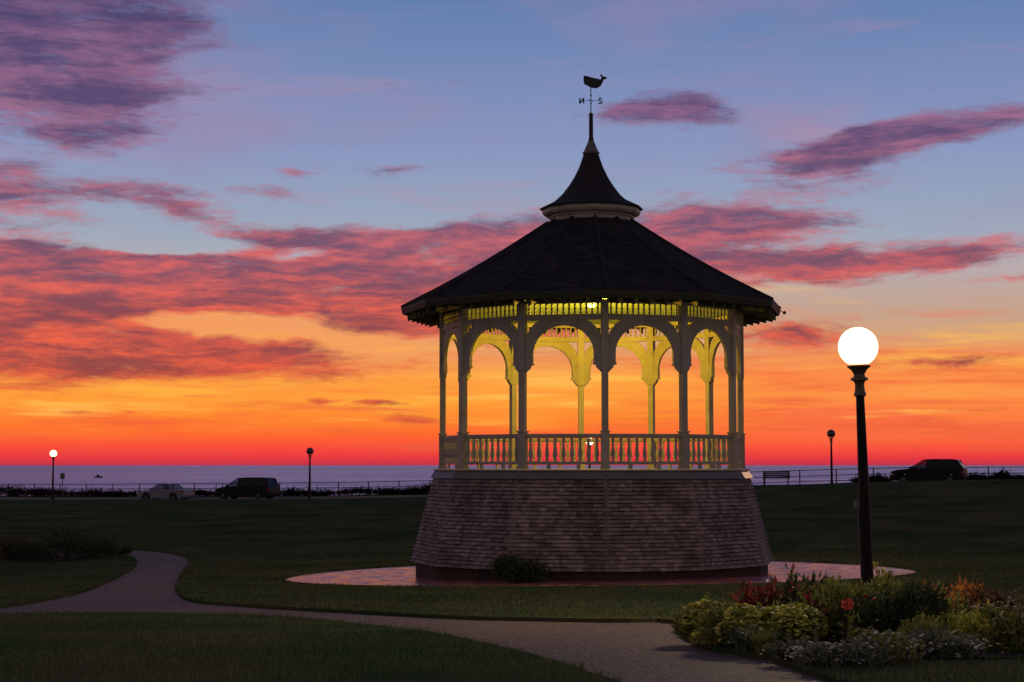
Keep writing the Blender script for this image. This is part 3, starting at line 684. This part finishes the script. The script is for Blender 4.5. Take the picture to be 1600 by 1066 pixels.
    e = spl[-1]; q = MB(); q.add([(e[0] + .12, -.84, bz(e[0])), (e[0] + .12, .84, bz(e[0])), (wt[1], iw, zt_ - .06), (wt[1], -iw, zt_ - .06)], [(0, 1, 2, 3)]); q.build('rear_window', M['tint'] if tints[-1] else M['glass'], rt_)
    for c_ in ax:
        for sgn in (1, -1):
            mm_ = Matrix.Translation((c_, -sgn * (hw - .12), .33)) @ Matrix.Rotation(PI / 2, 4, 'X')
            wl = MB().lathe([(.2, -.11), (.30, -.11), (.33, -.08), (.33, .08), (.30, .11), (.2, .11)], 24, mm_).build('wheel', M['tyre'], rt_, smooth=True)
            MB().lathe([(.06, -.125), (.20, -.10), (.205, .10), (.06, .125)], 16, mm_).build('rim', M['rim'], wl, smooth=True)
    tag(rt_, label, cat, 'cars parked along the shore road'); return rt_
rang = math.atan(-.4)
def car_at(px, boty, d): p = at(px, d); p.z = -(boty - 727) / F * d; return p
car('parked_sedan', car_at(261, 783, 139), rang, 4.35, 1.46, M['silver'], 'sedan', 'silver sedan parked on the shore road, left of the dark minivan', 'car', [0, 0, 0])
car('parked_minivan', car_at(387, 781, 135), rang, 4.95, 1.78, M['darkpaint'], 'van', 'dark minivan parked on the shore road beside the silver sedan', 'minivan', [0, 1, 1])
car('parked_suv', car_at(1449, 757, 115.5), rang, 4.85, 1.72, M['blackpaint'], 'suv', 'black SUV parked alone beyond the lawn crest at far right', 'suv', [0, 1, 1])

# ------------------------------------------------------------------ shore fence, bench, sign, boat
def verge(x, off): d = roadn(x) + off; return Vector((x, d, terr(x, d)))
def fence(x0, x1, label, sp_=2.45):
    n = int((x1 - x0) / sp_); a = verge(x0, 15.5); rt_ = empty('railing_fence', a)
    rl = [MB(), MB(), MB()]; prev = None; hh = (1.05, .62, .22)
    for i in range(n + 1):
        x = x0 + (x1 - x0) * i / n; p = verge(x, 15.5)
        q = MB().tube([p - a - Vector((0, 0, .2)), p - a + Vector((0, 0, 1.1))], .045, 6); q.build('fence_post', M['black'], rt_)
        if prev is not None:
            for r_, h_ in zip(rl, hh): r_.tube([prev - a + Vector((0, 0, h_)), p - a + Vector((0, 0, h_))], .028, 5)
        prev = p
    for r_ in rl: r_.build('rail', M['black'], rt_)
    tag(rt_, label, 'fence', 'shore railing fences')
fence(-48, -1.5, 'thin metal railing fence against the sea, left of the bandstand')
fence(1.2, 52, 'thin metal railing fence against the sea, right of the bandstand')
b = empty('bench', (18.75, 122.3, -1.42), rz=rang * .6)
for i in range(4): MB().box(-.95, .95, .20 + .02 * i, .235 + .02 * i, .50 + i * .13, .61 + i * .13).build('back_slat', M['wood'], b)
MB().box(-.95, .95, -.22, .18, .42, .46).build('seat', M['wood'], b)
for s in (-.82, .82):
    MB().box(s - .03, s + .03, -.20, -.14, 0, .42).box(s - .03, s + .03, .20, .26, 0, 1.0).box(s - .03, s + .03, -.22, .2, .37, .418).box(s - .03, s + .03, -.22, .2, .62, .66).build('bench_leg', M['black'], b)
tag(b, 'dark slatted park bench facing the sea, right of the bandstand', 'bench')
p = verge(-36.5, 11.5); p.x = (100 - 800) / F * p.y; sg = empty('road_sign', p)
MB().tube([(0, 0, -.1), (0, 0, 2.0)], .035, 8).build('pole', M['trim'], sg)
MB().box(-.2, .2, -.05, -.035, 1.55, 2.05).build('sign_plate', M['trim'], sg, bevel=.01)
tag(sg, 'thin pole with a small plate just right of the lit lamp at far left', 'sign')
d = 8 * F / 19.5
bt = empty('motor_boat', ((155 - 800) / F * d, d, -8.0))
hl = []
for t in np.linspace(0, 1, 9):
    x = -2.6 + 5.6 * t; wdt = .95 * math.sin(PI * min(1, .35 + .65 * (1 - t)) / 2) if t > .3 else .95
    wdt = .95 * (1 - max(0, (t - .35) / .65) ** 2) + .02; hl.append((x, wdt, .7 + .35 * t))
vs = []
for x, a, z in hl: vs += [(x, -a, z), (x, -a * .6, -.2), (x, a * .6, -.2), (x, a, z)]
fs = [(i * 4 + j, i * 4 + j + 1, i * 4 + j + 5, i * 4 + j + 4) for i in range(8) for j in range(3)] + [(0, 3, 2, 1)] + [(i * 4, i * 4 + 4, i * 4 + 7, i * 4 + 3) for i in range(8)]
MB().add(vs, fs).build('hull', M['plastic'], bt); MB().prism([(-.8, .8), (-.7, 2.0), (.5, 2.0), (1.1, 1.0), (1.1, .8)], -.6, .6).build('cabin', M['plastic'], bt, bevel=.05)
tag(bt, 'tiny dark motor boat out on the sea at the left', 'boat')

# ------------------------------------------------------------------ vegetation
def add_leaves(q, P_, D, Ln, Wd, fold=.25):
    for p, d_, l, wd in zip(P_, D, Ln, Wd):
        d_ = Vector(d_).normalized(); s = d_.cross(Vector((rng.normal(), rng.normal(), rng.normal() + .6))).normalized(); n = s.cross(d_)
        a = Vector(p); t = a + d_ * l; mid = a + d_ * l * .45 + n * l * fold * .3
        q.add([a, mid + s * wd / 2, t - n * l * .08, mid - s * wd / 2], [(0, 1, 2, 3)])
def ell(n, rx, ry, rz, lumps=7, shell=.55):
    """points in a lumpy half-ellipsoid standing on z=0"""
    cs = []
    for _ in range(lumps):
        a = rng.uniform(0, 2 * PI); rr = math.sqrt(rng.uniform(0, 1)) * .7; cs.append((rr * math.cos(a), rr * math.sin(a), rng.uniform(.25, .75) * (1 - .4 * rr)))
    out = []
    while len(out) < n:
        c = cs[rng.integers(lumps)]; u = rng.normal(size=3); u /= np.linalg.norm(u); r_ = rng.uniform(shell, 1) * .42
        p_ = np.array(c) + u * r_
        if p_[2] < .02: continue
        out.append((p_[0] * rx, p_[1] * ry, p_[2] * rz))
    return np.array(out)
def stems(q, rx, ry, rz, n=8, rad=.012):
    for _ in range(n):
        a = rng.uniform(0, 2 * PI); r_ = rng.uniform(.2, .7)
        q.tube([(rx * .08 * math.cos(a), ry * .08 * math.sin(a), -.05), (rx * r_ * .5 * math.cos(a), ry * r_ * .5 * math.sin(a), rz * .35), (rx * r_ * math.cos(a), ry * r_ * math.sin(a), rz * .75)], [rad, rad * .8, rad * .4], 5)
def shrub(name, loc, rx, ry, rz, n, leaf, mat, label, cat, group, lumps=8, flowers=None, shell=.55):
    rt_ = empty(name, loc)
    q = MB(); stems(q, rx, ry, rz, 9, max(.008, rz * .02)); q.build('stems', M['leaf_brown'], rt_)
    P_ = ell(n, rx, ry, rz, lumps, shell); D = P_ / np.array([rx, ry, rz]) + rng.normal(size=P_.shape) * .5 + np.array([0, 0, .3])
    P_, D = list(P_), list(D)
    for _ in range(max(3, n // 110)):        # stray shoots
        b0 = np.array(P_[rng.integers(len(P_))]); dr = b0 / np.array([rx, ry, rz]); dr[2] = abs(dr[2]) + .5; dr /= np.linalg.norm(dr)
        for j in range(7):
            P_.append(b0 + dr * leaf * .34 * j + rng.normal(0, leaf * .12, 3)); D.append(dr + rng.normal(0, .6, 3))
    n = len(P_)
    q = MB(); add_leaves(q, P_, D, leaf * rng.uniform(.7, 1.3, n), leaf * .45 * rng.uniform(.7, 1.2, n)); q.build('foliage', mat, rt_)
    if flowers:
        fm_, fn, fs_, top = flowers; q = MB(); Q = ell(fn * 3, rx * 1.02, ry * 1.02, rz * 1.08, lumps, .9); Q = Q[np.argsort(-Q[:, 2] + rng.uniform(0, top, len(Q)) * rz)][:fn]
        for p_ in Q:
            if fn <= 70: q = MB()
            k_ = 6; a0 = rng.uniform(0, PI); ti = Matrix.Translation(p_) @ Matrix.Rotation(rng.uniform(-.5, .5), 4, 'X') @ Matrix.Rotation(rng.uniform(-.5, .5), 4, 'Y') @ Matrix.Rotation(a0, 4, 'Z'); s_ = fs_ * rng.uniform(.7, 1.3)
            vs = [(0, 0, .25 * s_)]
            for j in range(k_ * 2): r_ = s_ * (1 if j % 2 == 0 else .6) * .5; vs.append((r_ * math.cos(PI * j / k_), r_ * math.sin(PI * j / k_), .1 * s_ if j % 2 == 0 else .15 * s_))
            vs.append((0, 0, -.1 * s_)); nn = k_ * 2
            q.add(vs, [(0, 1 + j, 1 + (j + 1) % nn) for j in range(nn)] + [(nn + 1, 1 + (j + 1) % nn, 1 + j) for j in range(nn)], ti)
            if fn <= 70: q.build('flower', fm_, rt_)
        if fn > 70: tag(q.build('flowers', fm_, rt_), kind='stuff')
    tag(rt_, label, cat, group); return rt_
def grass_clump(loc, r, h, n, mat, label, group, plume=None):
    rt_ = empty('ornamental_grass', loc); q = MB()
    for _ in range(n):
        a = rng.uniform(0, 2 * PI); b0 = rng.uniform(0, .1); lean = rng.uniform(.15, 1.) * r; hh = h * rng.uniform(.6, 1.05); wd = rng.uniform(.008, .016)
        ca, sa = math.cos(a), math.sin(a); pr_ = []
        for t in (0, .35, .7, 1):
            rr = b0 + lean * t ** 1.8; pr_.append(Vector((ca * rr, sa * rr, hh * (t - .28 * t ** 3 * (lean / r)))))
        s = Vector((-sa, ca, 0)); ws = (wd, wd, wd * .7, .001); vs = []
        for p_, w_ in zip(pr_, ws): vs += [p_ - s * w_ / 2, p_ + s * w_ / 2]
        q.add(vs, [(0, 1, 3, 2), (2, 3, 5, 4), (4, 5, 7, 6)])
    q.build('blades', mat, rt_); tag(rt_, label, 'ornamental grass', group); return rt_
GB = 'flowering plants in the garden bed'
def gpl(px, py): return ground(px, py)
# yellow-green chrysanthemum mounds on the left of the bed
for (px, py, rx, rz, lab) in [(1108, 1000, .34, .38, 'yellow green flower mound at the left tip of the bed, beside the path'),
                              (1160, 1010, .42, .40, 'yellow green flower mound, second from the left tip of the bed'),
                              (1222, 1012, .44, .38, 'olive flower mound left of the red leaved plants')]:
    shrub('flower_mound', gpl(px, py), rx, rx, rz, 1500, .065, M['leaf_green'], lab, 'flowering plant', GB, 11, (M['petal_yellow'], 600, .06, 1.0))
for (px, py, rx, rz, lab) in [(1108, 1006, .22, .15, 'low yellow leafed edging plant in front of the leftmost flower mound'),]:
    shrub('edging_plant', gpl(px, py), rx, rx, rz, 600, .05, M['leaf_lime'], lab, 'flowering plant', GB, 7, (M['petal_cream'], 90, .035, .9))
for (px, py, rx, rz, lab) in [(1235, 1030, .30, .15, 'low pale flower carpet by the path, leftmost of the white edging flowers'), (1282, 1040, .30, .17, 'low white flower carpet by the path, second of the edging flowers'),
                              (1330, 1040, .36, .22, 'cream flowered edging plant at the near corner of the bed'), (1420, 1030, .42, .24, 'low white star flowers at the middle of the front edge'),
                              (1500, 1030, .36, .2, 'low white flowers right of the middle of the front edge')]:
    shrub('edging_flowers', gpl(px, py), rx, rx * .9, rz, 700, .045, M['leaf_bluegreen'], lab, 'flowering plant', GB, 8, (M['petal_white'], 150 if px < 1300 else 60, .032 if px < 1300 else .05, .9))
for (px, py, rx, rz, lab) in [(1205, 985, .5, .55, 'red leaved plant behind the olive flower mound'), (1262, 1006, .30, .26, 'dark red leaved plant between olive mound and dark bush'),
                              (1495, 985, .55, .52, 'orange brown leaved plant right of the big dark bush')]:
    shrub('red_leaf_plant', gpl(px, py), rx, rx, rz, 700, .12, M['leaf_red'] if px < 1400 else M['leaf_orange'], lab, 'foliage plant', GB, 8)
shrub('rose_bush', gpl(1318, 1005), .62, .6, .66, 1600, .085, M['leaf_green'], 'green bush with one bright scarlet bloom left of the lamp post', 'flowering bush', GB, 10)
o = shrub('scarlet_flower', ground(1322, 1030) + Vector((0, 0, .05)), .04, .04, .44, 12, .08, M['leaf_green'], 'single bright scarlet bloom on a stem left of the lamp post', 'flower', GB, 3)
q = MB()
for j in range(26):
    u = rng.normal(size=3); u /= np.linalg.norm(u); c_ = Vector((0, -.08, .44)); s_ = Vector(u).orthogonal().normalized(); t_ = Vector(u).cross(s_)
    q.add([c_ + Vector(u) * .012, c_ + Vector(u) * .045 + s_ * .03, c_ + Vector(u) * .062, c_ + Vector(u) * .045 - s_ * .03], [(0, 1, 2, 3)])
q.build('bloom', M['petal_glow'], o)
shrub('leafy_bush', gpl(1375, 1012), .62, .6, .66, 1700, .09, M['leaf_dark'], 'dark leafy bush directly in front of the lamp post', 'bush', GB, 9, (M['petal_red'], 7, .05, 1))
shrub('leafy_bush', gpl(1428, 1000), .62, .6, .74, 1700, .08, M['leaf_green'], 'big olive green bush right of the lamp post', 'bush', GB, 10)
shrub('leafy_bush', gpl(1278, 985), .6, .5, .62, 1300, .09, M['leaf_dark'], 'dark green bush behind the red leaved plants', 'bush', GB, 9)
shrub('flower_mound', gpl(1470, 1018), .42, .4, .34, 1300, .06, M['leaf_lime'], 'lime green mound below the orange leaved plant', 'flowering plant', GB, 9, (M['petal_yellow'], 70, .045, .8))
shrub('flower_mound', gpl(1530, 1018), .40, .4, .32, 1300, .06, M['leaf_lime'], 'bright lime mound, second from the right end of the bed', 'flowering plant', GB, 9, (M['petal_cream'], 60, .04, .8))
shrub('flower_mound', gpl(1590, 1020), .55, .5, .52, 1700, .07, M['leaf_green'], 'large pale flecked green mound at the right edge', 'flowering plant', GB, 10, (M['petal_cream'], 130, .045, .8))
shrub('flower_mound', gpl(1660, 1022), .5, .5, .45, 900, .07, M['leaf_green'], 'green mound past the right edge of the bed', 'flowering plant', GB, 10)
shrub('leafy_bush', gpl(1560, 985), .5, .5, .5, 900, .08, M['leaf_brown'], 'brownish bush behind the right end lime mound', 'bush', GB, 8)
grass_clump(gpl(1300, 970), .5, .66, 420, M['leaf_green'], 'arching grass clump left of the lamp post', GB)
grass_clump(gpl(1345, 968), .4, .55, 300, M['leaf_brown'], 'brownish grass clump at the foot of the lamp post', GB)
grass_clump(gpl(1400, 965), .5, .66, 420, M['leaf_green'], 'green grass clump behind the big olive bush', GB)
grass_clump(gpl(1436, 968), .4, .5, 300, M['leaf_lime'], 'yellowish grass clump at the right back of the big olive bush', GB)
grass_clump(gpl(1163, 1016), .26, .30, 160, M['leaf_bluegreen'], 'pale strap leaved clump in front of the second yellow green mound', GB)
grass_clump(gpl(1195, 1020), .24, .28, 140, M['leaf_green'], 'green strap leaved clump between the yellow green mounds and the pale flower carpet', GB)
grass_clump(gpl(1452, 1026), .28, .34, 160, M['leaf_bluegreen'], 'pale strap leaved clump behind the front edge flowers, right of the lamp post', GB)
shrub('edging_flowers', gpl(1375, 1036), .34, .3, .26, 700, .05, M['leaf_green'], 'sparse cream star flowers in front of the dark leafy bush', 'flowering plant', GB, 8, (M['petal_white'], 40, .05, .9))
shrub('flower_mound', gpl(1385, 1000), .4, .4, .62, 900, .07, M['leaf_green'], 'green plant with pale tips between the dark bush and the big olive bush', 'flowering plant', GB, 8, (M['petal_cream'], 60, .04, .7))
# sprig right of the lamp, in front of the patio
sprig = shrub('tall_sprig', at(1380, 25.0), .22, .22, .84, 220, .075, M['leaf_lime'], 'tall pale green sprig rising just right of the lamp post', 'plant', GB, 3)
# shrub at the bandstand foot
p = Vector((.12, 43.75, terr(.12, 43.75) - .03)); shrub('dark_shrub', p, .76, .45, .66, 1500, .13, M['leaf_dark'], 'dark leafy shrub at the foot of the bandstand base', 'shrub', None, 10)
# island bed on the left
GI = 'shrubs in the island bed by the left path'
for (px, py, rx, rz, mt, lab) in [(100, 873, 1.9, 1.05, 'leaf_dark', 'tallest brown shrub, in the middle of the island bed'), (150, 871, 1.1, .62, 'leaf_dark', 'low brown shrub at the right end of the island bed'),
                                  (52, 875, 1.2, .62, 'leaf_dark', 'low green shrub left of the tall brown shrub'), (8, 872, 1.1, .7, 'leaf_brown', 'brownish plant at the left end of the island bed'), (184, 868, .5, .3, 'leaf_dark', 'little dark plant where the island bed meets the path')]:
    shrub('island_shrub', ground(px, py), rx, rx * .7, rz, 1300, .12, M[mt], lab, 'shrub', GI, 9)
# scrub along the shore road verge
GV = 'low scrub along the shore'
SCR = [(20, 1.3, 1.6, 'low scrub at far left edge of the verge'), (62, 1.9, 1.25, 'dark scrub left of the far lit lamp'), (118, 2.4, 1.15, 'long dark scrub right of the far lit lamp'), (160, 1.6, 1.0, 'low scrub right of the thin sign pole'),
       (205, 1.6, .8, 'small scrub just left of the silver sedan'), (318, 1.5, .9, 'scrub between the silver sedan and the dark minivan'), (448, 1.7, 1.0, 'scrub just right of the dark minivan'), (510, 1.9, .95, 'scrub at the foot of the unlit lamp near the minivan'),
       (585, 2.5, 1.15, 'wide scrub midway between unlit lamp and bandstand'), (622, 1.9, 1.0, 'scrub second from the bandstand on its left'), (664, 1.7, 1.35, 'scrub touching the left side of the bandstand in view'),
       (1350, .9, .75, 'small scrub just right of the near lamp post'), (1376, .9, .95, 'small scrub left of the black SUV'), (1514, .7, .95, 'scrub just right of the black SUV'), (1535, .8, .8, 'low scrub second to the right of the black SUV'),
       (1560, .8, 1.3, 'taller spiky scrub near the right edge'), (1592, .9, .75, 'low scrub at the right edge')]
for (px, rx, h, lab) in SCR:
    x = 0.; d = 135.
    for _ in range(6): x = (px - 800) / F * d; d = roadn(x) + (11.5 if px < 1000 else 10.5)
    p = Vector((x, d, terr(x, d) - .05)); shrub('shore_scrub', p, rx * 1.35, 1.2, h * .66, 2200, .16, M['leaf_scrub'] if px < 200 else M['leaf_black'], lab, 'scrub', GV, 16, None, .1)

# ------------------------------------------------------------------ lawn blades (stuff)
def blades(n, d0, d1, hgt, wid, spread):
    d = d0 * (d1 / d0) ** rng.uniform(0, 1, n); x = rng.uniform(-spread, spread, n) * d
    keep = []
    pa = [pl for nm, pl, dz in polys[:4]]
    # coarse raster of the paved and planted areas for a fast test
    gx0, gy0, cs = -30., 4., .12; nx, ny = int(60 / cs), int(72 / cs); ras = np.zeros((ny, nx), bool)
    cxs = gx0 + (np.arange(nx) + .5) * cs; cys = gy0 + (np.arange(ny) + .5) * cs
    for pl in pa:
        a = np.array(pl); b_ = np.roll(a, -1, 0)
        for iy, yy in enumerate(cys):
            hit = (a[:, 1] > yy) != (b_[:, 1] > yy)
            if not hit.any(): continue
            xx = np.sort((b_[hit, 0] - a[hit, 0]) * (yy - a[hit, 1]) / (b_[hit, 1] - a[hit, 1]) + a[hit, 0])
            for i in range(0, len(xx) - 1, 2): ras[iy, (cxs > xx[i]) & (cxs < xx[i + 1])] = True
    ix = ((x - gx0) / cs).astype(int); iy = ((d - gy0) / cs).astype(int)
    ok = (ix >= 0) & (ix < nx) & (iy >= 0) & (iy < ny); ix = ix.clip(0, nx - 1); iy = iy.clip(0, ny - 1); ok &= ~ras[iy, ix]
    x, d = x[ok], d[ok]; n = len(x)
    # terrain height from a grid
    gx = np.linspace(-30, 30, 61); gd = np.linspace(4, 76, 73); G = np.array([[terr(a, b_) for a in gx] for b_ in gd])
    fx = (x + 30) / 60 * 60; fy = (d - 4) / 72 * 72; i0 = fx.astype(int).clip(0, 59); j0 = fy.astype(int).clip(0, 71); u = fx - i0; t = fy - j0
    z = G[j0, i0] * (1 - u) * (1 - t) + G[j0, i0 + 1] * u * (1 - t) + G[j0 + 1, i0] * (1 - u) * t + G[j0 + 1, i0 + 1] * u * t
    sc = np.clip(d / 16, 1, 3.0); patch = .55 + .9 * (np.sin(x * 1.7 + np.sin(d * 1.1) * 2) * np.sin(d * .9 + x * .6) * .5 + .5)
    h = hgt * rng.uniform(.5, 1.25, n) * patch; wd = wid * sc * rng.uniform(.7, 1.3, n)
    a = rng.uniform(0, 2 * PI, n); lx = rng.normal(0, .45, n) * h; ly = rng.normal(0, .45, n) * h
    v0 = np.stack([x - np.cos(a) * wd / 2, d - np.sin(a) * wd / 2, z - .01], 1); v1 = np.stack([x + np.cos(a) * wd / 2, d + np.sin(a) * wd / 2, z - .01], 1); v2 = np.stack([x + lx, d + ly, z + h], 1)
    V = np.stack([v0, v1, v2], 1).reshape(-1, 3)
    me = bpy.data.meshes.new('grass_blades'); me.vertices.add(3 * n); me.vertices.foreach_set('co', V.ravel()); me.loops.add(3 * n); me.loops.foreach_set('vertex_index', np.arange(3 * n, dtype=np.int32))
    me.polygons.add(n); me.polygons.foreach_set('loop_start', np.arange(0, 3 * n, 3, dtype=np.int32)); me.polygons.foreach_set('loop_total', np.full(n, 3, dtype=np.int32)); me.update(); me.validate()
    me.materials.append(M['blade']); o = bpy.data.objects.new('grass', me); COL.objects.link(o)
    tag(o, 'short dark green mown grass of the lawn', 'grass', kind='stuff')
blades(330000, 7.5, 70, .05, .008, .42)
